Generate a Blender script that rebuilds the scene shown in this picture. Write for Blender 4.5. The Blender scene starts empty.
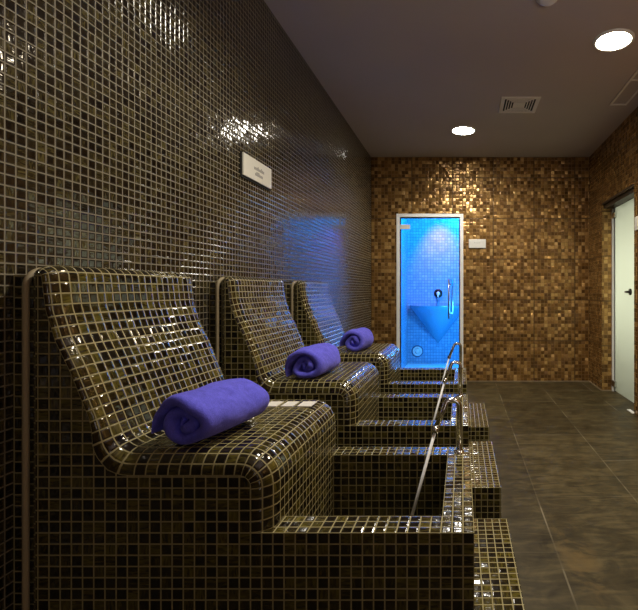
import bpy, bmesh, math, random
from mathutils import Vector, Matrix, noise as mnoise

# ---------------------------------------------------------------- units
T = 0.026                      # one mosaic tile of the left wall and the benches, metres
EYE = 41.2                     # everything below is in tiles: x right, y away from the camera, z up
FPX = 450.0
sc = bpy.context.scene
COL = sc.collection
random.seed(7)

# ---------------------------------------------------------------- node helpers
class NT:
    def __init__(self, name):
        self.m = bpy.data.materials.new(name)
        self.m.use_nodes = True
        self.t = self.m.node_tree
        self.t.nodes.clear()
        self.out = self.n('ShaderNodeOutputMaterial')
    def n(self, typ, **kw):
        nd = self.t.nodes.new(typ)
        for k, v in kw.items():
            setattr(nd, k, v)
        return nd
    def l(self, a, b):
        self.t.links.new(a, b)
    def put(self, sock, v):
        if isinstance(v, bpy.types.NodeSocket):
            self.l(v, sock)
        else:
            sock.default_value = v
    def math(self, op, a, b=None, c=None, clamp=False):
        nd = self.n('ShaderNodeMath', operation=op, use_clamp=clamp)
        self.put(nd.inputs[0], a)
        if b is not None: self.put(nd.inputs[1], b)
        if c is not None: self.put(nd.inputs[2], c)
        return nd.outputs[0]
    def vmath(self, op, a, b=None, scale=None):
        nd = self.n('ShaderNodeVectorMath', operation=op)
        self.put(nd.inputs[0], a)
        if b is not None: self.put(nd.inputs[1], b)
        if scale is not None: self.put(nd.inputs['Scale'], scale)
        return nd.outputs[0]
    def mix(self, f, a, b):
        nd = self.n('ShaderNodeMix', data_type='RGBA')
        self.put(nd.inputs[0], f)
        self.put(nd.inputs[6], a)
        self.put(nd.inputs[7], b)
        return nd.outputs[2]
    def ramp(self, f, stops):
        nd = self.n('ShaderNodeValToRGB')
        els = nd.color_ramp.elements
        while len(els) < len(stops): els.new(0.5)
        for e, (p, c) in zip(els, stops):
            e.position = p; e.color = (*c, 1)
        self.l(f, nd.inputs[0])
        return nd.outputs[0]
    def smooth(self, v, lo, hi):
        nd = self.n('ShaderNodeMapRange', interpolation_type='SMOOTHSTEP')
        self.put(nd.inputs[0], v)
        nd.inputs[1].default_value = lo; nd.inputs[2].default_value = hi
        return nd.outputs[0]
    def principled(self, **kw):
        b = self.n('ShaderNodeBsdfPrincipled')
        for k, v in kw.items():
            self.put(b.inputs[k.replace('_', ' ')], v)
        self.l(b.outputs[0], self.out.inputs[0])
        return b

def plain(name, col, rough=0.5, metal=0.0, spec=0.5, **kw):
    m = NT(name)
    m.principled(Base_Color=(*col, 1), Roughness=rough, Metallic=metal, Specular_IOR_Level=spec, **kw)
    return m.m

def tile_mat(name, stops, grout, grout_w=0.15, rough=0.12, tilt=0.06, wave=0.05, spec=0.6, metal=0.0,
             streak=1.0, coat=0.0, seam=0, cellmix=0.5, grout_rough=0.75, bump=0.25):
    """Mosaic of square tiles, one per UV unit: every tile gets its own tint, tilt and swirls."""
    m = NT(name)
    uv = m.n('ShaderNodeUVMap').outputs[0]
    cell = m.vmath('FLOOR', uv)
    fr = m.vmath('FRACTION', uv)
    sep = m.n('ShaderNodeSeparateXYZ'); m.l(fr, sep.inputs[0])
    ex = m.math('MINIMUM', sep.outputs[0], m.math('SUBTRACT', 1.0, sep.outputs[0]))
    ey = m.math('MINIMUM', sep.outputs[1], m.math('SUBTRACT', 1.0, sep.outputs[1]))
    e = m.math('MINIMUM', ex, ey)
    mask = m.smooth(e, grout_w * 0.5 - 0.02, grout_w * 0.5 + 0.025)
    wn = m.n('ShaderNodeTexWhiteNoise', noise_dimensions='3D'); m.l(cell, wn.inputs[0])
    wc, wv = wn.outputs['Color'], wn.outputs['Value']
    # swirled glass inside each tile, turned one way or the other at random
    wsep = m.n('ShaderNodeSeparateColor'); m.l(wc, wsep.inputs[0])
    sel = m.math('GREATER_THAN', wsep.outputs[0], 0.5)
    sx = m.math('ADD', 0.9, m.math('MULTIPLY', sel, 3.6))
    sy = m.math('SUBTRACT', 4.5, m.math('MULTIPLY', sel, 3.6))
    cmb = m.n('ShaderNodeCombineXYZ')
    m.l(m.math('MULTIPLY', sep.outputs[0], sx), cmb.inputs[0])
    m.l(m.math('MULTIPLY', sep.outputs[1], sy), cmb.inputs[1])
    m.l(m.math('MULTIPLY', wv, 173.0), cmb.inputs[2])
    ns = m.n('ShaderNodeTexNoise'); m.l(cmb.outputs[0], ns.inputs['Vector'])
    ns.inputs['Scale'].default_value = streak; ns.inputs['Detail'].default_value = 1.5
    ns.inputs['Distortion'].default_value = 0.8
    f = m.math('ADD', m.math('MULTIPLY', wsep.outputs[1], cellmix), m.math('MULTIPLY', ns.outputs[0], 1 - cellmix))
    tcol = m.ramp(f, stops)
    col = m.mix(mask, (*grout, 1), tcol)
    if seam:
        sc_ = m.vmath('FRACTION', m.vmath('SCALE', uv, scale=1.0 / seam))
        s2 = m.n('ShaderNodeSeparateXYZ'); m.l(sc_, s2.inputs[0])
        d = m.math('MINIMUM', m.math('MINIMUM', s2.outputs[0], m.math('SUBTRACT', 1.0, s2.outputs[0])),
                   m.math('MINIMUM', s2.outputs[1], m.math('SUBTRACT', 1.0, s2.outputs[1])))
        dk = m.smooth(d, 0.0, 0.16 / seam * 2)
        col = m.mix(dk, (grout[0] * .6, grout[1] * .6, grout[2] * .6, 1), col)
    geo = m.n('ShaderNodeNewGeometry')
    half = (0.5, 0.5, 0.5)
    t1 = m.vmath('SCALE', m.vmath('SUBTRACT', wc, half), scale=tilt)
    t2 = m.vmath('SCALE', m.vmath('SUBTRACT', ns.outputs['Color'], half), scale=wave)
    pert = m.vmath('SCALE', m.vmath('ADD', t1, t2), scale=mask)
    nrm = m.vmath('NORMALIZE', m.vmath('ADD', geo.outputs['Normal'], pert))
    dome = m.smooth(e, grout_w * 0.4, grout_w * 0.5 + 0.13)
    bmp = m.n('ShaderNodeBump'); bmp.inputs['Strength'].default_value = bump
    bmp.inputs['Distance'].default_value = 0.0035
    m.l(dome, bmp.inputs['Height']); m.l(nrm, bmp.inputs['Normal'])
    r = m.math('ADD', grout_rough, m.math('MULTIPLY', mask, rough - grout_rough))
    s = m.math('ADD', 0.25, m.math('MULTIPLY', mask, spec - 0.25))
    b = m.principled(Base_Color=col, Roughness=r, Normal=bmp.outputs[0])
    m.l(s, b.inputs['Specular IOR Level'])
    if metal:
        m.l(m.math('MULTIPLY', mask, metal), b.inputs['Metallic'])
    if coat:
        m.l(m.math('MULTIPLY', mask, coat), b.inputs['Coat Weight'])
        b.inputs['Coat Roughness'].default_value = 0.06
    return m.m

GLASS_STOPS = [(0.24, (.004, .003, .002)), (0.44, (.013, .009, .004)), (0.58, (.042, .033, .008)), (0.80, (.13, .108, .020))]
M = {}
M['mosaic'] = tile_mat('dark glass mosaic', GLASS_STOPS, (.31, .27, .135), 0.115, 0.09, 0.07, 0.13, 0.75, cellmix=0.4)
WALL_STOPS = [(0.22, (.004, .003, .0025)), (0.44, (.015, .011, .007)), (0.60, (.038, .030, .013)), (0.80, (.12, .10, .035))]
M['wall_mosaic'] = tile_mat('dark glass wall mosaic', WALL_STOPS, (.22, .195, .14), 0.12, 0.07, 0.036, 0.16, 0.9, cellmix=0.32, bump=0.55)
GOLD_STOPS = [(0.18, (.15, .075, .020)), (0.42, (.27, .140, .038)), (0.64, (.41, .225, .062)), (0.86, (.70, .44, .16))]
M['gold_mosaic'] = tile_mat('gold brown mosaic', GOLD_STOPS, (.16, .09, .032), 0.11, 0.24, 0.27, 0.10, 0.6, metal=0.5,
                            seam=12, cellmix=0.72)
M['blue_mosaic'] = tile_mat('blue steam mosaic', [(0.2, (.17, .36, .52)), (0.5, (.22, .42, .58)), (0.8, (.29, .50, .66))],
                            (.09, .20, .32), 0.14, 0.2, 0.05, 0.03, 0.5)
def ceiling_mat():
    m = NT('matt brown ceiling paint')
    g = m.n('ShaderNodeTexCoord')
    ns = m.n('ShaderNodeTexNoise'); m.l(g.outputs['Object'], ns.inputs['Vector']); ns.inputs['Scale'].default_value = 1.3
    c = m.ramp(ns.outputs[0], [(0.3, (.46, .39, .365)), (0.7, (.49, .42, .39))])
    m.principled(Base_Color=c, Roughness=0.75, Specular_IOR_Level=0.15)
    return m.m
M['ceiling'] = ceiling_mat()

def floor_mat():
    m = NT('dark slate floor tiles')
    tc = m.n('ShaderNodeTexCoord').outputs['Object']
    s = m.n('ShaderNodeSeparateXYZ'); m.l(tc, s.inputs[0])
    x = m.math('DIVIDE', m.math('SUBTRACT', s.outputs[0], 14.9 * T), 19.1 * T)
    col_i = m.math('FLOOR', x)
    par = m.math('MODULO', m.math('ADD', col_i, 40.0), 2.0)
    y = m.math('DIVIDE', m.math('SUBTRACT', s.outputs[1], 89.8 * T), 38.2 * T)
    y = m.math('ADD', y, m.math('MULTIPLY', par, 0.5))
    fx = m.math('FRACT', x); fy = m.math('FRACT', m.math('ADD', y, 20.0))
    dx = m.math('MULTIPLY', m.math('MINIMUM', fx, m.math('SUBTRACT', 1.0, fx)), 19.1)
    dy = m.math('MULTIPLY', m.math('MINIMUM', fy, m.math('SUBTRACT', 1.0, fy)), 38.2)
    d = m.math('MINIMUM', dx, dy)
    n1 = m.n('ShaderNodeTexNoise'); m.l(tc, n1.inputs['Vector']); n1.inputs['Scale'].default_value = 7.0
    n1.inputs['Detail'].default_value = 8; n1.inputs['Roughness'].default_value = 0.6; n1.inputs['Distortion'].default_value = 0.8
    sv = m.vmath('MULTIPLY', tc, (1.5, 6.0, 1.0))
    n2 = m.n('ShaderNodeTexNoise'); m.l(sv, n2.inputs['Vector']); n2.inputs['Scale'].default_value = 3.0
    n2.inputs['Detail'].default_value = 6; n2.inputs['Distortion'].default_value = 1.5
    wn = m.n('ShaderNodeTexWhiteNoise', noise_dimensions='2D')
    cb = m.n('ShaderNodeCombineXYZ'); m.l(col_i, cb.inputs[0]); m.l(m.math('FLOOR', y), cb.inputs[1]); m.l(cb.outputs[0], wn.inputs[0])
    f = m.math('ADD', m.math('MULTIPLY', n1.outputs[0], 0.55), m.math('MULTIPLY', n2.outputs[0], 0.45))
    f = m.math('ADD', f, m.math('MULTIPLY', m.math('SUBTRACT', wn.outputs[0], 0.5), 0.10))
    c = m.ramp(f, [(0.36, (.024, .019, .009)), (0.5, (.056, .045, .022)), (0.64, (.110, .088, .042))])
    # pale scuffs and rust-coloured bloom
    n3 = m.n('ShaderNodeTexNoise'); m.l(m.vmath('MULTIPLY', tc, (1.2, 3.0, 1.0)), n3.inputs['Vector']); n3.inputs['Scale'].default_value = 3.0
    n3.inputs['Detail'].default_value = 5
    c = m.mix(m.math('MULTIPLY', m.smooth(n3.outputs[0], 0.60, 0.80), 0.35), c, (.16, .145, .10, 1))
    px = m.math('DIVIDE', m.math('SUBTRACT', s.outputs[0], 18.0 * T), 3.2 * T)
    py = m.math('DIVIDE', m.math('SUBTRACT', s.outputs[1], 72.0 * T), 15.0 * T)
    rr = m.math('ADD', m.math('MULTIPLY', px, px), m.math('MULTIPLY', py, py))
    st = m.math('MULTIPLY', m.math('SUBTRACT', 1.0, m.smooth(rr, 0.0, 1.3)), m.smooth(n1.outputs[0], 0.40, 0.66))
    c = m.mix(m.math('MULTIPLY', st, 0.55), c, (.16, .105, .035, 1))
    # grout: thin and unevenly pale
    n4 = m.n('ShaderNodeTexNoise'); m.l(tc, n4.inputs['Vector']); n4.inputs['Scale'].default_value = 2.6
    n4.inputs['Detail'].default_value = 3
    g = m.math('SUBTRACT', 1.0, m.smooth(d, 0.06, 0.20))
    g = m.math('MULTIPLY', g, m.math('ADD', 0.10, m.math('MULTIPLY', m.smooth(n4.outputs[0], 0.46, 0.64), 0.6)))
    c = m.mix(g, c, (.26, .23, .165, 1))
    bm_ = m.n('ShaderNodeBump'); bm_.inputs['Strength'].default_value = 0.25; bm_.inputs['Distance'].default_value = 0.004
    m.l(n1.outputs[0], bm_.inputs['Height'])
    r = m.math('ADD', 0.34, m.math('MULTIPLY', n1.outputs[0], 0.25))
    m.principled(Base_Color=c, Roughness=r, Specular_IOR_Level=0.22, Normal=bm_.outputs[0])
    return m.m
M['floor'] = floor_mat()

def towel_mat():
    m = NT('violet blue terry cloth')
    tc = m.n('ShaderNodeTexCoord').outputs['Object']
    ns = m.n('ShaderNodeTexNoise'); m.l(tc, ns.inputs['Vector']); ns.inputs['Scale'].default_value = 420; ns.inputs['Detail'].default_value = 2
    n2 = m.n('ShaderNodeTexNoise'); m.l(tc, n2.inputs['Vector']); n2.inputs['Scale'].default_value = 60; n2.inputs['Detail'].default_value = 4
    f = m.math('ADD', m.math('MULTIPLY', ns.outputs[0], 0.5), m.math('MULTIPLY', n2.outputs[0], 0.5))
    c = m.ramp(f, [(0.3, (.085, .082, .58)), (0.7, (.17, .165, .95))])
    b = m.n('ShaderNodeBump'); b.inputs['Strength'].default_value = 0.7; b.inputs['Distance'].default_value = 0.004
    m.l(f, b.inputs['Height'])
    m.principled(Base_Color=c, Roughness=0.95, Specular_IOR_Level=0.1, Sheen_Weight=0.35, Sheen_Roughness=0.5,
                 Sheen_Tint=(.45, .42, 1.0, 1), Normal=b.outputs[0])
    return m.m
M['towel'] = towel_mat()

M['chrome'] = plain('polished chrome', (.72, .71, .69), 0.10, 1.0)
M['steel'] = plain('brushed steel', (.60, .60, .58), 0.28, 1.0)
M['aluminium'] = plain('pale anodised aluminium', (.93, .95, .97), 0.4, 0.0)
M['bead'] = plain('beige sealant', (.34, .28, .17), 0.6)
M['white'] = plain('white plastic', (.80, .79, .75), 0.4)
M['cream'] = plain('cream sign board', (.78, .76, .66), 0.45)
M['ink'] = plain('grey lettering', (.34, .33, .30), 0.6)
M['dark'] = plain('dark gap', (.010, .009, .008), 0.8)
M['card'] = plain('white card', (.82, .80, .76), 0.4)
M['grille'] = plain('painted grille', (.80, .75, .70), 0.5)
M['hatch'] = plain('painted hatch panel', (.44, .38, .355), 0.65)
M['black_metal'] = plain('dark bronze metal', (.02, .018, .014), 0.35, 0.6)
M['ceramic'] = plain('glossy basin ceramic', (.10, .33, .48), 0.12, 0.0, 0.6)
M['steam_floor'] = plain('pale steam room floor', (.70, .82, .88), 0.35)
M['lintel_shade'] = plain('shade-toned door lining', (.055, .035, .018), 0.5)  # shade under the recess top, put into the lintel's colour
M['trim'] = plain('beige floor joint', (.24, .19, .12), 0.7)

def glass_mat():
    m = NT('clear door glass')
    tr = m.n('ShaderNodeBsdfTransparent'); tr.inputs[0].default_value = (.93, .97, .98, 1)
    gl = m.n('ShaderNodeBsdfGlossy'); gl.inputs['Roughness'].default_value = 0.02
    fr = m.n('ShaderNodeFresnel'); fr.inputs[0].default_value = 1.45
    mx = m.n('ShaderNodeMixShader')
    m.l(fr.outputs[0], mx.inputs[0]); m.l(tr.outputs[0], mx.inputs[1]); m.l(gl.outputs[0], mx.inputs[2])
    m.l(mx.outputs[0], m.out.inputs[0])
    return m.m
M['glass'] = glass_mat()
def frosted_mat():
    m = NT('frosted pale green glass')
    di = m.n('ShaderNodeBsdfDiffuse'); di.inputs[0].default_value = (.74, .78, .69, 1)
    tl = m.n('ShaderNodeBsdfTranslucent'); tl.inputs[0].default_value = (.84, .88, .78, 1)
    gl = m.n('ShaderNodeBsdfGlossy'); gl.inputs['Roughness'].default_value = 0.15
    a = m.n('ShaderNodeMixShader'); a.inputs[0].default_value = 0.6
    b = m.n('ShaderNodeMixShader'); b.inputs[0].default_value = 0.05
    m.l(di.outputs[0], a.inputs[1]); m.l(tl.outputs[0], a.inputs[2])
    m.l(a.outputs[0], b.inputs[1]); m.l(gl.outputs[0], b.inputs[2]); m.l(b.outputs[0], m.out.inputs[0])
    return m.m
M['frosted'] = frosted_mat()
def glow_mat(name, col, s):
    m = NT(name)
    e = m.n('ShaderNodeEmission'); e.inputs[0].default_value = (*col, 1); e.inputs[1].default_value = s
    m.l(e.outputs[0], m.out.inputs[0])
    return m.m
M['lamp_white'] = glow_mat('white lamp diffuser', (1.0, .95, .84), 70)
M['lamp_warm'] = glow_mat('warm lamp diffuser', (1.0, .86, .62), 70)

# ---------------------------------------------------------------- mesh helpers (all in tiles)
class MB:
    def __init__(self):
        self.bm = bmesh.new()
        self.uv = self.bm.loops.layers.uv.new('UVMap')
    def v(self, p): return self.bm.verts.new(p)
    def face(self, vs, uvs=None, smooth=False):
        try: f = self.bm.faces.new(vs)
        except ValueError: return None
        f.smooth = smooth
        if uvs:
            for lp, u in zip(f.loops, uvs): lp[self.uv].uv = u
        return f
    def quad(self, pts, uvf=None):
        vs = [self.v(p) for p in pts]
        return self.face(vs, [uvf(p) for p in pts] if uvf else None)
    def box(self, x0, x1, y0, y1, z0, z1, org=None, skip='', s=1.0, bevel=0.0):
        """Box with UV by face direction, one unit per tile (org = where tile lines meet)."""
        o = org or (x0, y0, z0)
        X = lambda p: ((p[1] - o[1]) / s, (p[2] - o[2]) / s)
        Y = lambda p: ((p[0] - o[0]) / s, (p[2] - o[2]) / s)
        Z = lambda p: ((p[0] - o[0]) / s, (p[1] - o[1]) / s)
        c = [(x0,y0,z0),(x1,y0,z0),(x1,y1,z0),(x0,y1,z0),(x0,y0,z1),(x1,y0,z1),(x1,y1,z1),(x0,y1,z1)]
        vs = [self.v(p) for p in c]
        fs = []
        for idx, f, k in (((3,2,1,0),Z,'b'), ((4,5,6,7),Z,'t'), ((0,1,5,4),Y,'f'), ((2,3,7,6),Y,'k'), ((1,2,6,5),X,'r'), ((3,0,4,7),X,'l')):
            if k in skip: continue
            fs.append(self.face([vs[i] for i in idx], [f(c[i]) for i in idx]))
        if bevel:
            es = list({e for f in fs for e in f.edges})
            bmesh.ops.bevel(self.bm, geom=es, offset=bevel, segments=2, affect='EDGES', profile=0.5)
        return fs
    def tube(self, path, r, n=16, cap=True):
        path = [Vector(p) for p in path]
        rings = []
        prev = None
        for i, p in enumerate(path):
            d = (path[min(i+1, len(path)-1)] - path[max(i-1, 0)]).normalized()
            if prev is None:
                a = Vector((0,0,1)) if abs(d.z) < 0.9 else Vector((1,0,0))
                u = d.cross(a).normalized()
            else:
                u = (prev - d * prev.dot(d)).normalized()
            prev = u
            w = d.cross(u)
            rr = r[i] if isinstance(r, (list, tuple)) else r
            rings.append([self.v(p + (u * math.cos(2*math.pi*k/n) + w * math.sin(2*math.pi*k/n)) * rr) for k in range(n)])
        for a, b in zip(rings, rings[1:]):
            for k in range(n):
                self.face([a[k], a[(k+1) % n], b[(k+1) % n], b[k]], smooth=True)
        if cap:
            self.face(list(reversed(rings[0]))); self.face(rings[-1])
    def lathe(self, c, prof, axis='z', n=32, a0=0.0, a1=2*math.pi, smooth=True):
        """Revolve (radius, height) points about an axis through c."""
        full = abs(a1 - a0 - 2*math.pi) < 1e-6
        cols = []
        m = n if full else n + 1
        for k in range(m):
            a = a0 + (a1 - a0) * k / n
            ring = []
            for r, h in prof:
                if axis == 'z': p = (c[0] + r*math.cos(a), c[1] + r*math.sin(a), c[2] + h)
                elif axis == 'y': p = (c[0] + r*math.cos(a), c[1] + h, c[2] + r*math.sin(a))
                else: p = (c[0] + h, c[1] + r*math.cos(a), c[2] + r*math.sin(a))
                ring.append(self.v(p))
            cols.append(ring)
        for k in range(n):
            a, b = cols[k], cols[(k+1) % m]
            for j in range(len(prof)-1):
                self.face([a[j], b[j], b[j+1], a[j+1]], smooth=smooth)
    def build(self, name, mat, parent=None, merge=True, origin=None, sharp=None):
        bm = self.bm
        if merge: bmesh.ops.remove_doubles(bm, verts=bm.verts, dist=1e-4)
        bad = [f for f in bm.faces if f.calc_area() < 1e-9]
        if bad: bmesh.ops.delete(bm, geom=bad, context='FACES')
        o0 = Vector(origin) if origin else Vector((0,0,0))
        for v in bm.verts: v.co = (v.co - o0) * T
        me = bpy.data.meshes.new(name)
        bm.to_mesh(me); bm.free()
        if sharp is not None:
            me.set_sharp_from_angle(angle=math.radians(sharp))
        me.materials.append(mat)
        o = bpy.data.objects.new(name, me)
        COL.objects.link(o)
        o.location = o0 * T
        if parent is not None: o.parent = parent
        return o

def fixn(mb):
    bmesh.ops.recalc_face_normals(mb.bm, faces=mb.bm.faces)
    return mb

def empty(name, loc):
    o = bpy.data.objects.new(name, None)
    o.empty_display_size = 0.1
    COL.objects.link(o)
    o.location = Vector(loc) * T
    return o

def tag(o, label=None, cat=None, group=None, kind=None):
    if label: o['label'] = label
    if cat: o['category'] = cat
    if group: o['group'] = group
    if kind: o['kind'] = kind
    return o

def copy_tree(o, parent=None):
    c = o.copy(); COL.objects.link(c)
    if parent is not None: c.parent = parent
    for ch in list(o.children): copy_tree(ch, c)
    return c

def fillet(pts, radii, n=6):
    """Polyline with rounded corners; radii per point (0 = sharp)."""
    out = []
    N = len(pts)
    for i, p in enumerate(pts):
        r = radii[i]
        if r <= 0 or i in (0, N-1):
            out.append(Vector(p)); continue
        p = Vector(p); a = (Vector(pts[i-1]) - p).normalized(); b = (Vector(pts[i+1]) - p).normalized()
        ang = a.angle(b)
        d = r / math.tan(ang / 2)
        ctr = p + (a + b).normalized() * (r / math.sin(ang / 2))
        s = p + a * d; e = p + b * d
        v0 = s - ctr; v1 = e - ctr
        tot = v0.angle(v1)
        for k in range(n + 1):
            q = k / n
            w = (v0 * math.sin((1-q)*tot) + v1 * math.sin(q*tot)) / math.sin(tot)
            out.append(ctr + w)
    return out

# ---------------------------------------------------------------- room
XL, XR, YB, YF, HC = -41.0, 57.3, 202.7, -75.0, EYE + 59.9
def structure(o): return tag(o, kind='structure')

mb = MB(); mb.quad([(XL,YF,0),(XL,YB,0),(XL,YB,HC),(XL,YF,HC)], lambda p: (p[1] - 1.35, p[2] + 0.4)); fixn(mb)
o = mb.build('wall_left', M['wall_mosaic']); structure(o)

GS = 1.53
mb = MB()
DX0, DX1, DTOP = -29.5, 0.6, EYE + 34.3                 # steam door opening
uvb = lambda p: ((p[0] - XL) / GS, p[2] / GS)
mb.quad([(XL,YB,0),(DX0,YB,0),(DX0,YB,HC),(XL,YB,HC)], uvb)
mb.quad([(DX1,YB,0),(XR,YB,0),(XR,YB,HC),(DX1,YB,HC)], uvb)
mb.quad([(DX0,YB,DTOP),(DX1,YB,DTOP),(DX1,YB,HC),(DX0,YB,HC)], uvb)
structure(mb.build('wall_back', M['gold_mosaic'], merge=True))

RY0, RY1, RTOP, RX = 149.8, 184.2, EYE + 35.6, 61.7     # recess of the frosted door
uvr = lambda p: (p[1] / GS, p[2] / GS)
mb = MB()
mb.quad([(XR,YF,0),(XR,RY0,0),(XR,RY0,HC),(XR,YF,HC)], uvr)
mb.quad([(XR,RY1,0),(XR,YB,0),(XR,YB,HC),(XR,RY1,HC)], uvr)
mb.quad([(XR,RY0,RTOP),(XR,RY1,RTOP),(XR,RY1,HC),(XR,RY0,HC)], uvr)
for y in (RY0, RY1):
    mb.quad([(XR,y,0),(RX+3,y,0),(RX+3,y,RTOP),(XR,y,RTOP)], lambda p: (p[0] / GS, p[2] / GS))
structure(mb.build('wall_right', M['gold_mosaic']))
mb = MB(); mb.quad([(XL,YF,0),(XR,YF,0),(XR,YF,HC),(XL,YF,HC)], uvb)
structure(mb.build('wall_front', M['gold_mosaic']))
mb = MB(); mb.quad([(XL,YF,0),(RX+3,YF,0),(RX+3,YB+1,0),(XL,YB+1,0)])
structure(mb.build('floor', M['floor']))
mb = MB(); mb.quad([(XL,YF,HC),(XL,YB,HC),(XR,YB,HC),(XR,YF,HC)])
structure(mb.build('ceiling', M['ceiling']))
mb = MB()
mb.box(DX1 + .2, XR, YB - .35, YB, 0, .35); mb.box(XR - .35, XR, RY1, YB, 0, .35)
mb.box(XR, RX, RY1 - .35, RY1, 0, .35); 
structure(mb.build('baseboard_back', M['trim']))
mb = MB(); mb.box(XR - .6, XR + .6, RY0 + .2, RY0 + 5, 0, .18)
structure(mb.build('trim_1', M['aluminium']))

# steam room beyond the glass door
SX0, SX1, SY1, SH = -30.2, 12.0, 250.0, 92.0
mb = MB()
SG = 1.6
mb.quad([(SX0,SY1,0),(SX1,SY1,0),(SX1,SY1,SH),(SX0,SY1,SH)], lambda p: (p[0]/SG, p[2]/SG))
mb.quad([(SX0,YB+.6,0),(SX0,SY1,0),(SX0,SY1,SH),(SX0,YB+.6,SH)], lambda p: (p[1]/SG, p[2]/SG))
mb.quad([(SX1,YB+.6,0),(SX1,SY1,0),(SX1,SY1,SH),(SX1,YB+.6,SH)], lambda p: (p[1]/SG, p[2]/SG))
mb.quad([(SX0,YB+.6,SH),(SX1,YB+.6,SH),(SX1,SY1,SH),(SX0,SY1,SH)], lambda p: (p[0]/SG, p[1]/SG))
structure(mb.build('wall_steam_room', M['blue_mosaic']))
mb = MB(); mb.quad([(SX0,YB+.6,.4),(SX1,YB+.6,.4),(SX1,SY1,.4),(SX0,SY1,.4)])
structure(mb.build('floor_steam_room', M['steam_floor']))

# steam room door
d1 = empty('door_1', ((DX0+DX1)/2, YB, 0)); tag(d1, kind='structure')
def child(mb, name, mat, parent, origin, **kw):
    o = mb.build(name, mat, None, origin=origin, **kw)
    o.parent = parent
    o.location = (Vector(origin) - Vector(parent.location) / T) * T
    return o
D1 = ((DX0+DX1)/2, YB, 0)
fw = 1.5
mb = MB()
mb.box(DX0, DX0+fw, YB-.5, YB+1.2, 0, DTOP, bevel=.12)
mb.box(DX1-fw, DX1, YB-.5, YB+1.2, 0, DTOP, bevel=.12)
mb.box(DX0+fw, DX1-fw, YB-.5, YB+1.2, DTOP-fw, DTOP, bevel=.12)
child(mb, 'frame', M['aluminium'], d1, D1)
mb = MB()
mb.box(DX0+fw, DX0+fw+.5, YB-.1, YB+.9, 0, DTOP-fw); mb.box(DX1-fw-.45, DX1-fw, YB-.1, YB+.9, 0, DTOP-fw)
mb.box(DX0+fw+.5, DX1-fw-.45, YB-.1, YB+.9, DTOP-fw-.5, DTOP-fw)
child(mb, 'seal', M['dark'], d1, D1)
mb = MB(); mb.box(DX0+fw+.6, DX1-fw-.6, YB+.2, YB+.5, .6, DTOP-fw-.6)
child(mb, 'pane', M['glass'], d1, D1)
mb = MB()
hx = -5.6
for yy, hx in ((YB-1.6, -5.9), (YB+2.3, -4.5)):
    z0, z1 = EYE - 12.8, EYE + 4.8
    mb.tube([(hx, yy, z0), (hx, yy, z1)], .38, 14)
for zz in (EYE - 10.5, EYE + 2.5):
    mb.tube([(-5.9, YB-1.6, zz), (-4.5, YB+2.3, zz)], .28, 12)
child(mb, 'handle', M['steel'], d1, D1)
for zz in (EYE + 28.4, 2.4):
    mb = MB(); mb.box(DX0+fw+.1, DX0+fw+4.6, YB-.35, YB+1.05, zz-1.05, zz+1.05, bevel=.12)
    child(mb, 'hinge', M['white'], d1, D1)

# frosted door in the right wall
D2 = (RX, (RY0+RY1)/2, 0)
d2 = empty('door_2', D2); tag(d2, kind='structure')
mb = MB()
mb.box(XR+.02, RX+3, RY0, RY1, RTOP-.9, RTOP)
mb.box(XR+.9, RX+3, RY0, RY1, RTOP-2.4, RTOP-.9)
child(mb, 'lintel', M['lintel_shade'], d2, D2)
mb = MB()
mb.box(RX-.5, RX+1.2, RY1-1.3, RY1-.3, 0, RTOP-2.4, bevel=.1)
mb.box(RX-.5, RX+1.2, RY0+.3, RY0+1.3, 0, RTOP-2.4, bevel=.1)
child(mb, 'frame', M['aluminium'], d2, D2)
mb = MB(); mb.box(RX+.2, RX+.9, RY1-2.3, RY1-1.3, 0, RTOP-2.4)
child(mb, 'seal', M['dark'], d2, D2)
mb = MB(); mb.box(RX+.2, RX+.6, RY0+1.4, RY1-2.2, .5, RTOP-2.5)
child(mb, 'pane', M['frosted'], d2, D2)
for zz in (EYE + 30.2, 3.4):
    mb = MB(); mb.box(RX-.7, RX+.9, RY1-4.2, RY1-.2, zz-1.1, zz+1.1, bevel=.1)
    child(mb, 'hinge', M['steel'], d2, D2)
mb = MB()
hy = 165.0
mb.lathe((RX+.2, hy, EYE-.7), [(0,-.5),(1.2,-.5),(1.2,0)], axis='x', n=20)
mb.tube([(RX+.2, hy, EYE-.7), (RX-1.6, hy, EYE-.7), (RX-1.9, hy-.4, EYE-.7), (RX-1.9, hy-5.5, EYE-.7)], .42, 12)
child(mb, 'handle', M['black_metal'], d2, D2)

# ---------------------------------------------------------------- bench with footbath
Y0, LEN, STEP_Y = 40.2, 22.0, 31.8
HS, HT = EYE - 14.7, EYE + 2.3          # seat top, backrest top
RIM = EYE - 21.7
XF, XBK = -17.0, -38.9                   # seat front, back of the bench

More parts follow.
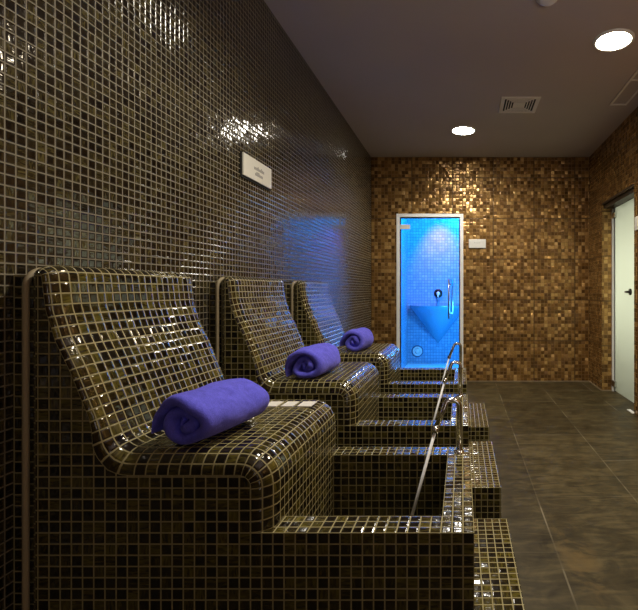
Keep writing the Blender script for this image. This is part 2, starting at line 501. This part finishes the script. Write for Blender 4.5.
def bench_body():
    pts = [(XF, 0), (XF, HS), (-31.2, HS), (-33.0, 31.0), (-34.3, 34.2), (-35.6, 36.9), (-36.45, 39.6), (-36.9, HT), (XBK, HT), (XBK, 0)]
    rad = [0, 3.0, 2.2, 3, 2, 2, 3, 1.1, 1.0, 0]
    P = [Vector((p.x, p.y)) for p in [Vector((q[0], q[1])) for q in fillet([Vector((a, b, 0)) for a, b in pts], rad, 7)]]
    # cut long runs so that the roundings shade evenly
    Q = [P[0]]
    for a, b in zip(P, P[1:]):
        k = max(1, int((b - a).length / 1.0))
        for j in range(1, k + 1): Q.append(a + (b - a) * j / k)
    P = Q
    n = len(P)
    S = [0.0]
    for a, b in zip(P, P[1:]): S.append(S[-1] + (b - a).length)
    # tile lines start from the seat front corner plane
    N = []
    for i in range(n):
        a = P[max(i-1, 0)]; b = P[min(i+1, n-1)]
        d = (b - a).normalized()
        N.append(Vector((-d.y, d.x)))          # profile runs up, then left: this points inside
    def sfac(i):
        p = P[i]
        f = 1.0
        if p.x < -29 and p.y > HS + .3: f = max(0.42, 1 - (p.y - HS) / 3.0 * 0.58)
        if p.x < -38.7: f = min(f, 0.42)
        return f
    r = 1.9
    K = 5
    secs = []                                   # (y, inset, v)
    for k in range(K + 1):
        a = math.pi / 2 * k / K
        secs.append((Y0 + r * (1 - math.cos(a)), r * (1 - math.sin(a)), r * a))
    L = LEN
    va = r * math.pi / 2
    mid = int(L - 2 * r)
    for k in range(1, mid):
        q = k / mid
        secs.append((Y0 + r + (L - 2*r) * q, 0, va + (L - 2*r) * q))
    for k in range(K + 1):
        a = math.pi / 2 * k / K
        secs.append((Y0 + L - r + r * math.sin(a), r * (1 - math.cos(a)), va + (L - 2*r) + r * a))
    vtot = secs[-1][2]; vs_ = round(vtot) / vtot
    mb = MB()
    rows = []
    for y, ins, v in secs:
        row = []
        for i in range(n):
            q = P[i] + N[i] * ins * sfac(i)
            row.append(mb.v((q.x, y, max(q.y, 0) if i not in (0, n-1) else 0)))
        rows.append(row)
    u0 = HS % 1.0
    for a in range(len(secs) - 1):
        for i in range(n - 1):
            uvq = [(S[i] - RIM % 1, secs[a][2]*vs_), (S[i+1] - RIM % 1, secs[a][2]*vs_), (S[i+1] - RIM % 1, secs[a+1][2]*vs_), (S[i] - RIM % 1, secs[a+1][2]*vs_)]
            mb.face([rows[a][i], rows[a][i+1], rows[a+1][i+1], rows[a+1][i]], uvq, smooth=True)
    for row in (rows[0], rows[-1]):
        vs = [mb.v(x.co) for x in row]
        mb.face(vs, [(x.co.x - 1.1, x.co.z - RIM) for x in vs])
    fixn(mb)
    return mb

def bench():
    root = empty('footbath_bench', (-20, Y0, 0))
    O = (-20, Y0, 0)
    org = (1.1, Y0, RIM)
    child(bench_body(), 'seat', M['mosaic'], root, O, merge=False)
    mb = MB()
    mb.box(XL + .02, XBK + .3, Y0 + .9, Y0 + LEN - .9, 0, HT - .9, org=org)
    child(mb, 'back_panel', M['mosaic'], root, O)
    mb = MB()
    y0, y1, xb = Y0 + .35, Y0 + LEN - .35, -39.3
    zt = HT - .45
    path = [(xb, y0, 0), (xb, y0, 10), (xb, y0, 25)]
    for k in range(9):
        a = math.pi/2 * k / 8
        path.append((xb, y0 + 1.6 * (1 - math.cos(a)), zt - 1.6 + 1.6 * math.sin(a)))
    for k in range(9):
        a = math.pi/2 * k / 8
        path.append((xb, y1 - 1.6 + 1.6 * math.sin(a), zt - 1.6 + 1.6 * math.cos(a)))
    path += [(xb, y1, 25), (xb, y1, 0)]
    mb.tube(path, .27, 10)
    child(mb, 'edge_bead', M['bead'], root, O)
    # footbath: one open box of walls and floor
    mb = MB()
    x1, xi = 1.1, -1.9
    mb.box(-18.9, x1, Y0, Y0 + 3, 0, RIM, org=org)
    mb.box(-18.9, x1, Y0 + LEN - 3, Y0 + LEN, 0, RIM, org=org)
    mb.box(xi, x1, Y0 + 3, Y0 + LEN - 3, 0, RIM, org=org, skip='fk')
    mb.box(-17.5, xi, Y0 + 3, Y0 + LEN - 3, 0, 4.5, org=org, skip='fkr')
    basin = child(mb, 'footbath', M['mosaic'], root, O)
    mb = MB()
    mb.lathe((-9.5, Y0 + 11, 4.5), [(0, .16), (1.4, .16), (1.5, 0)], n=20)
    child(mb, 'drain', M['chrome'], basin, O).location = Vector((10.5 - 0, 0, 0)) * 0
    mb = MB()
    mb.box(1.1, 6.25, Y0, Y0 + LEN, 0, 9.6, org=(1.1, Y0, 9.6))
    child(mb, 'step', M['mosaic'], root, O)
    # handrail
    mb = MB()
    yr = Y0 + LEN - 2.0
    xp, zt = -.35, EYE - 14.8
    pts = [(xp, yr, RIM), (xp, yr, RIM + 3.5), (xp, yr, zt), (-2.3, yr, zt + .4), (-3.6, yr - .1, EYE - 18.8)]
    path = fillet([Vector(p) for p in [(xp, yr, RIM), (xp, yr, EYE - 14.75), (-2.0, yr - .2, EYE - 14.75), (-3.45, yr - 1.4, EYE - 18.2)]], [0, .82, .62, 0], 8)
    mb.tube(path, .36, 16)
    rail = child(mb, 'handrail', M['chrome'], root, O)
    mb = MB(); mb.lathe((xp, yr, RIM), [(0, .3), (.62, .3), (.7, .0)], n=20)
    fl = mb.build('flange', M['chrome'], None, origin=O); fl.parent = rail; fl.location = (0, 0, 0)
    mb = MB()
    e = path[-1]
    mb.tube([e, (-6.8, 54.0, EYE - 30.0)], .20, 12)
    rod = mb.build('rod', M['aluminium'], None, origin=O); rod.parent = rail; rod.location = (0, 0, 0)
    mb = MB(); d = (Vector((-6.8, 54.0, EYE - 30.0)) - e).normalized()
    mb.tube([e - d * .3, e + d * .5], .44, 16)
    cp = mb.build('collar', M['chrome'], None, origin=O); cp.parent = rail; cp.location = (0, 0, 0)
    return root

b1 = bench()
tag(b1, 'nearest dark mosaic footbath bench, three white cards on its seat', 'bench', 'dark mosaic footbath benches along the left wall')
b2 = copy_tree(b1); b2.location.y += STEP_Y * T
tag(b2, 'dark mosaic footbath bench in the middle of the row of three', 'bench', 'dark mosaic footbath benches along the left wall')
b3 = copy_tree(b1); b3.location.y += 2 * STEP_Y * T
tag(b3, 'dark mosaic footbath bench farthest back, next to the blue-lit door', 'bench', 'dark mosaic footbath benches along the left wall')

# ---------------------------------------------------------------- towels
def towel(seed, R, length, squash, loc, yaw, label, turns=2.4, start=203):
    rnd = random.Random(seed)
    pitch = R * 0.375
    th = pitch * 0.90
    npt = 110
    ctr = []
    a0 = math.radians(start)
    tot = turns * 2 * math.pi
    for i in range(npt + 1):
        q = i / npt
        a = a0 - tot * q
        r = (R - th / 2) - pitch * (tot * q) / (2 * math.pi)
        if q < 0.06: r += (0.06 - q) / 0.06 * R * 0.22          # loose end lifts off the roll
        r = max(r, 0.10)
        r *= 1 + 0.06 * math.sin(3 * a + seed) + 0.045 * math.sin(5 * a * 0.7 + seed * 2)
        ctr.append(Vector((r * math.cos(a), r * math.sin(a) * squash)))
    nrm = []
    for i in range(npt + 1):
        d = (ctr[min(i+1, npt)] - ctr[max(i-1, 0)]).normalized()
        nrm.append(Vector((-d.y, d.x)))
    ends = [(0.0, .18), (.10, .58), (.28, .86), (.55, .98)]
    secs = []
    for y, s in ends: secs.append((y, s))
    k = 16
    for j in range(k + 1): secs.append((.9 + (length - 1.8) * j / k, 1.0))
    for y, s in reversed(ends): secs.append((length - y, s))
    mb = MB()
    rows = []
    for (y, s) in secs:
        row = []
        loop = []
        for i in range(npt + 1):
            tp = min(1.0, 0.12 + i / 9.0) * min(1.0, .4 + (npt - i) / 8.0)
            loop.append(ctr[i] + nrm[i] * th * .5 * s * tp)
        for i in range(npt, -1, -1):
            tp = min(1.0, 0.12 + i / 9.0) * min(1.0, .4 + (npt - i) / 8.0)
            loop.append(ctr[i] - nrm[i] * th * .5 * s * tp)
        yq = y / length
        # the roll: slight barrel, layers not flush at the ends
        for idx, p in enumerate(loop):
            i = idx if idx <= npt else 2 * npt + 1 - idx
            push = .28 * math.sin(i * .21 + seed) * (1 - yq) - .22 * math.sin(i * .17 + seed) * yq
            cone = -0.55 * (i / npt) * (1 - yq) * -1 + -0.4 * (i / npt) * yq
            x = p.x * 1.08 * (1 + .03 * math.sin(yq * 3.1))
            z = p.y * (1 + .03 * math.sin(yq * 3.1))
            zmin = -(R * squash) * .90
            if z < zmin: z = zmin + (z - zmin) * .25
            w = mnoise.noise(Vector((x * .55, (y + seed * 9) * .45, z * .55))) * .24
            w2 = mnoise.noise(Vector((x * 1.6, (y + seed * 5) * 1.3, z * 1.6))) * .06
            f = 1 + (w + w2) / R
            row.append(mb.v((x * f, y + push + cone, z * f)))
        rows.append(row)
    m = len(rows[0])
    for a, b in zip(rows, rows[1:]):
        for i in range(m):
            mb.face([a[i], a[(i+1) % m], b[(i+1) % m], b[i]], smooth=True)
    for row in (rows[0], rows[-1]):
        for i in range(npt):
            mb.face([row[i], row[i+1], row[m-2-i], row[m-1-i]], smooth=True)
    fixn(mb)
    zlow = min(v.co.z for v in mb.bm.verts)
    for v in mb.bm.verts: v.co.z -= zlow
    o = mb.build('rolled_towel', M['towel'], merge=False)
    sub = o.modifiers.new('smooth', 'SUBSURF'); sub.levels = 1; sub.render_levels = 1
    o.location = Vector(loc) * T
    o.rotation_euler.z = yaw
    return tag(o, label, 'towel', 'violet blue rolled towels on the benches')

towel(1, 3.25, 9.6, .88, (-26.1, Y0 + 1.3, HS), math.radians(-11), 'rolled violet blue towel on the nearest bench, left of the white cards')
towel(2, 3.3, 9.8, .95, (-25.9, Y0 + STEP_Y + 1.5, HS), math.radians(-6), 'rolled violet blue towel on the middle bench', start=215)
towel(3, 3.1, 8.8, 1.0, (-25.9, Y0 + 2 * STEP_Y + 2.6, HS), math.radians(-7), 'rolled violet blue towel on the farthest bench', start=200, turns=2.3)

# white cards on the nearest seat
for (xa, xb, yaw, lab) in ((-24.9, -23.3, 0, 'white card on nearest seat, leftmost of three, closest to the towel'),
                           (-22.75, -21.25, 0, 'white card on nearest seat, in the middle of three'),
                           (-20.7, -18.95, 0, 'white card on nearest seat, rightmost of three, closest to the seat front')):
    cx, cy = (xa + xb) / 2, 57.6
    mb = MB(); mb.box(xa - cx, xb - cx, -1.2, 1.2, 0.0, .14, bevel=.03)
    o = mb.build('card', M['card']); o.location = Vector((cx, cy, HS + .02)) * T; o.rotation_euler.z = yaw
    tag(o, lab, 'card', 'white cards on the nearest seat')

# ---------------------------------------------------------------- signs and switch
# left wall sign
s = empty('wall_sign', (XL, 89.3, EYE + 21.3)); O = (XL, 89.3, EYE + 21.3)
tag(s, 'cream rectangular sign with two grey text lines on the left mosaic wall', 'sign')
mb = MB(); mb.box(XL + .25, XL + .55, 83.4, 95.6, EYE + 21.4, EYE + 25.6, bevel=.06)
child(mb, 'board', M['cream'], s, O)
mb = MB(); mb.box(XL, XL + .25, 83.1, 95.9, EYE + 21.0, EYE + 25.7)
child(mb, 'backing', M['dark'], s, O)
def scribble(s, O, axis, c0, base, widths, h, rnd):
    """A line of small unreadable letter strokes."""
    mb = MB(); p = c0
    for w in widths:
        tall = h * rnd.choice((.62, .62, .7, 1.0))
        if axis == 'y': mb.box(XL + .55, XL + .58, p, p + w, base, base + tall)
        else: mb.box(p, p + w, YB - .63, YB - .6, base, base + tall)
        p += w + .13
    return mb
rnd = random.Random(3)
child(scribble(s, O, 'y', 87.6, EYE + 23.55, [.42, .36, .4, .3, .38, .36, .3, .4, .34], .8, rnd), 'lettering', M['ink'], s, O)
child(scribble(s, O, 'y', 88.0, EYE + 22.45, [.42, .34, .38, .36, .3, .4, .34], .8, rnd), 'lettering', M['ink'], s, O)
# back wall sign
s = empty('wall_sign', (6.8, YB, EYE + 19.5)); O = (6.8, YB, EYE + 19.5)
tag(s, 'small white sign on the gold mosaic wall right of the glass door', 'sign')
mb = MB(); mb.box(3.1, 10.7, YB - .6, YB - .1, EYE + 18.9, EYE + 22.8, bevel=.08)
child(mb, 'board', M['white'], s, O)
mb = MB(); mb.box(3.2, 10.6, YB - .1, YB, EYE + 18.7, EYE + 22.7)
child(mb, 'backing', M['dark'], s, O)
mb = scribble(s, O, 'x', 5.3, EYE + 21.0, [.5, .4, .5, .4, .5], .6, rnd)
child(mb, 'lettering', plain('faint lettering', (.62, .62, .60), .6), s, O)
# light switch on the right wall
s = empty('light_switch', (XR, 146.4, EYE + 22)); O = (XR, 146.4, EYE + 22)
tag(s, 'white wall switch plate at the right edge beside the frosted door', 'switch')
mb = MB(); mb.box(XR - .45, XR, 144.4, 148.3, EYE + 19.6, EYE + 24.0, bevel=.1)
child(mb, 'plate', M['white'], s, O)
mb = MB(); mb.box(XR - .65, XR - .45, 145.3, 147.4, EYE + 20.6, EYE + 23.0, bevel=.06)
child(mb, 'rocker', M['white'], s, O)

# ---------------------------------------------------------------- ceiling fittings
def downlight(x, y, mat, label, visible=True):
    O = (x, y, HC)
    s = empty('ceiling_light', O)
    tag(s, label, 'light', 'round ceiling lights')
    mb = MB(); mb.lathe(O, [(4.0, 0), (4.0, -.35), (4.35, -.5), (4.7, -.35), (4.8, 0)], n=40)
    child(fixn(mb), 'trim_ring', M['white'], s, O)
    mb = MB()
    vs = [mb.v((x + 4.05*math.cos(2*math.pi*k/40), y + 4.05*math.sin(2*math.pi*k/40), HC - .25)) for k in range(40)]
    mb.face(list(reversed(vs)))
    child(mb, 'diffuser', mat, s, O)
downlight(0.5, 168.5, M['lamp_white'], 'white round ceiling light above the glass steam door')
downlight(36.3, 107.8, M['lamp_warm'], 'warm round ceiling light at upper right, nearer the camera')

def lamp(name, typ, loc, energy, col, **kw):
    l = bpy.data.lights.new(name, typ); l.energy = energy; l.color = col
    for k, v in kw.items(): setattr(l, k, v)
    o = bpy.data.objects.new(name, l); COL.objects.link(o); o.location = Vector(loc) * T
    return o
WHITE, WARM = (1.0, .93, .80), (1.0, .84, .60)
lamp('downlight_or_fill', 'SPOT', (0.5, 168.5, HC - 1.2), 75, WHITE, spot_size=math.radians(150), spot_blend=.6, shadow_soft_size=.10)
lamp('downlight_or_fill', 'SPOT', (36.3, 107.8, HC - 1.2), 75, WARM, spot_size=math.radians(150), spot_blend=.6, shadow_soft_size=.10)
for (x, y, e, c) in ((0.5, 62.0, 95, WHITE), (36.3, 46.0, 32, WARM)):  # added out-of-view spots, lighting the near benches from above
    lamp('downlight_or_fill', 'SPOT', (x, y, HC - 1.2), e, c, spot_size=math.radians(150), spot_blend=.6, shadow_soft_size=.10)

o = lamp('ceiling_fill_lamp', 'AREA', (42.0, -6.0, 48.0), 25, (1.0, .90, .84), shape='DISK', size=.8)  # added unseen fill, facing up to brighten the ceiling
o.rotation_euler = (math.radians(180), 0, 0)
# added area lamp behind the camera, puts a sheen on the back wall
o = lamp('back_wall_fill_lamp', 'AREA', (46.0, -73.0, 38.0), 4, (1.0, .93, .95), shape='RECTANGLE', size=.55, size_y=1.9)
o.rotation_euler = (math.radians(90), 0, 0)
# air vent
O = (18.4, 145.5, HC); v = empty('ceiling_vent', O)
tag(v, 'square grey air vent with nested slats in the ceiling', 'vent')
def ring(mb, cx, cy, ro, ri, z0, z1):
    for a, b, c_, d in ((cx-ro, cx+ro, cy-ro, cy-ri), (cx-ro, cx+ro, cy+ri, cy+ro), (cx-ro, cx-ri, cy-ri, cy+ri), (cx+ri, cx+ro, cy-ri, cy+ri)):
        mb.box(a, b, c_, d, z0, z1)
mb = MB(); ring(mb, O[0], O[1], 6.1, 4.9, HC - .3, HC)
child(mb, 'frame', M['grille'], v, O)
mb = MB(); mb.box(O[0]-4.9, O[0]+4.9, O[1]-4.9, O[1]+4.9, HC-.05, HC-.01)
child(mb, 'duct_opening', M['dark'], v, O)
for ro in (4.3, 3.5, 2.7):
    mb = MB(); ring(mb, O[0], O[1], ro, ro - .28, HC - .24, HC - .05)
    child(mb, 'slat', M['grille'], v, O)
mb = MB(); mb.box(O[0]-1.9, O[0]+1.9, O[1]-1.9, O[1]+1.9, HC-.24, HC-.05)
child(mb, 'centre_plate', M['grille'], v, O)

# smoke detector
O = (17.4, 91.6, HC); v = empty('smoke_detector', O)
tag(v, 'round grey smoke detector at the top edge of the ceiling', 'detector')
mb = MB(); mb.lathe(O, [(2.3, 0), (2.3, -.5), (2.1, -.7), (0, -.7)], n=28); child(fixn(mb), 'base', M['grille'], v, O)
mb = MB(); mb.lathe(O, [(1.9, -.7), (1.8, -1.0), (1.3, -1.4), (0, -1.5)], n=28); child(fixn(mb), 'cover', M['grille'], v, O)

# hatch / linear grille beside right wall
O = (50.3, 120.0, HC); v = empty('ceiling_hatch', O)
tag(v, 'long narrow access panel in the ceiling along the right wall', 'hatch')
mb = MB()
x0, x1, y0, y1 = 47.6, 53.0, 96.0, 145.2
for a in ((x0, x1, y1-.8, y1), (x0, x1, y0, y0+.8), (x0, x0+.6, y0+.8, y1-.8), (x1-.6, x1, y0+.8, y1-.8), (x0+.6, x1-.6, 127.6, 128.2)):
    mb.box(*a, HC - .35, HC)
child(mb, 'frame', M['grille'], v, O)
mb = MB(); mb.box(x0+.6, x1-.6, y0+.8, y1-.8, HC-.15, HC)
child(mb, 'panel', M['hatch'], v, O)

# ---------------------------------------------------------------- things inside the steam room
BX, BZ = -13.4, EYE - 8.4
O = (BX, SY1, BZ); v = empty('wall_basin', O)
tag(v, 'blue cone-shaped wall basin behind the glass door', 'basin')
R = 15.6
mb = MB(); mb.lathe(O, [(0.0, -21.3), (R*.5, -11.3), (R*.96, -1.9), (R, -1.0), (R, 0), (R - 1.0, 0), (R - 1.6, -.8), (3, -6), (0, -6.4)], n=40, a0=math.pi, a1=2*math.pi)
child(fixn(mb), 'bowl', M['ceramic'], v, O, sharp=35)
mb = MB(); mb.lathe((BX, SY1 - 6, BZ - 4.9), [(0, .1), (1.0, .1), (1.1, -.3)], n=18); child(mb, 'drain', M['chrome'], v, O)
O = (BX + .2, SY1, EYE - 1.9); v = empty('shower_mixer', O)
tag(v, 'round chrome mixer tap on blue tiles above the cone basin', 'tap')
mb = MB(); mb.lathe(O, [(0, -.7), (1.7, -.7), (2.3, -.4), (2.4, 0)], axis='y', n=28); child(fixn(mb), 'plate', M['black_metal'], v, O)
mb = MB(); mb.lathe(O, [(0, -2.4), (.9, -2.4), (1.0, -.7)], axis='y', n=20)
mb.box(O[0]-.4, O[0]+.4, SY1-2.9, SY1-2.2, O[2]-2.0, O[2]+.6, bevel=.12); child(mb, 'lever', M['white'], v, O)
mb = MB(); mb.tube([(O[0], SY1-.2, O[2]-2.6), (O[0], SY1-2.0, O[2]-2.8), (O[0], SY1-2.6, O[2]-3.6)], .5, 14); child(mb, 'spout', M['steel'], v, O)
O = (-24.8, SY1, EYE - 34.0); v = empty('steam_outlet', O)
tag(v, 'round white outlet low on the blue steam room wall', 'outlet')
mb = MB(); mb.lathe(O, [(1.5, -.4), (1.7, -.9), (2.4, -.9), (2.8, 0)], axis='y', n=32); child(fixn(mb), 'ring', M['white'], v, O)
mb = MB(); mb.lathe(O, [(0, -.25), (3.1, -.25), (3.3, 0)], axis='y', n=32); child(fixn(mb), 'backing_plate', plain('dark blue gasket', (.03, .10, .18), .5), v, O)
mb = MB(); mb.lathe(O, [(0, -1.3), (.9, -1.2), (1.3, -.5), (1.45, -.3)], axis='y', n=28); child(fixn(mb), 'nozzle', M['white'], v, O)

# steam room light: cyan wash with a violet spot high on the back wall
BLUE = (.02, .40, 1.0)
lamp('steam_lamp', 'POINT', (-2, 218, 86), 95, BLUE, shadow_soft_size=.12)
lamp('steam_lamp', 'POINT', (4, 212, 30), 42, (.05, .40, 1.0), shadow_soft_size=.15)
o = lamp('violet_lamp', 'SPOT', (-12, 236, 88), 95, (.95, .10, .85), spot_size=math.radians(62), spot_blend=1.0, shadow_soft_size=.05)
o.rotation_euler = (math.radians(24), 0, 0)
# daylight-like room behind the frosted door
o = lamp('corridor_lamp', 'AREA', (RX + 26, (RY0+RY1)/2, 45), 32, (1.0, .97, .86), shape='RECTANGLE', size=1.2, size_y=2.2)
o.rotation_euler = (0, math.radians(90), 0)

# ---------------------------------------------------------------- world, camera, view
w = bpy.data.worlds.new('world'); sc.world = w; w.use_nodes = True
w.node_tree.nodes['Background'].inputs[0].default_value = (.5, .5, .5, 1)
w.node_tree.nodes['Background'].inputs[1].default_value = 0.01
cam = bpy.data.cameras.new('camera'); co = bpy.data.objects.new('camera', cam); COL.objects.link(co)
co.location = (0, 0, EYE * T)
co.rotation_euler = (math.radians(90), 0, 0)
cam.sensor_width = 36.0; cam.sensor_fit = 'HORIZONTAL'
cam.lens = FPX / 638 * 36
cam.shift_x = -(462 - 319) / 638
cam.shift_y = -(305 - 290) / 638
cam.clip_start = 0.01
sc.camera = co
sc.view_settings.view_transform = 'Standard'
sc.view_settings.look = 'None'
sc.view_settings.exposure = 0.0
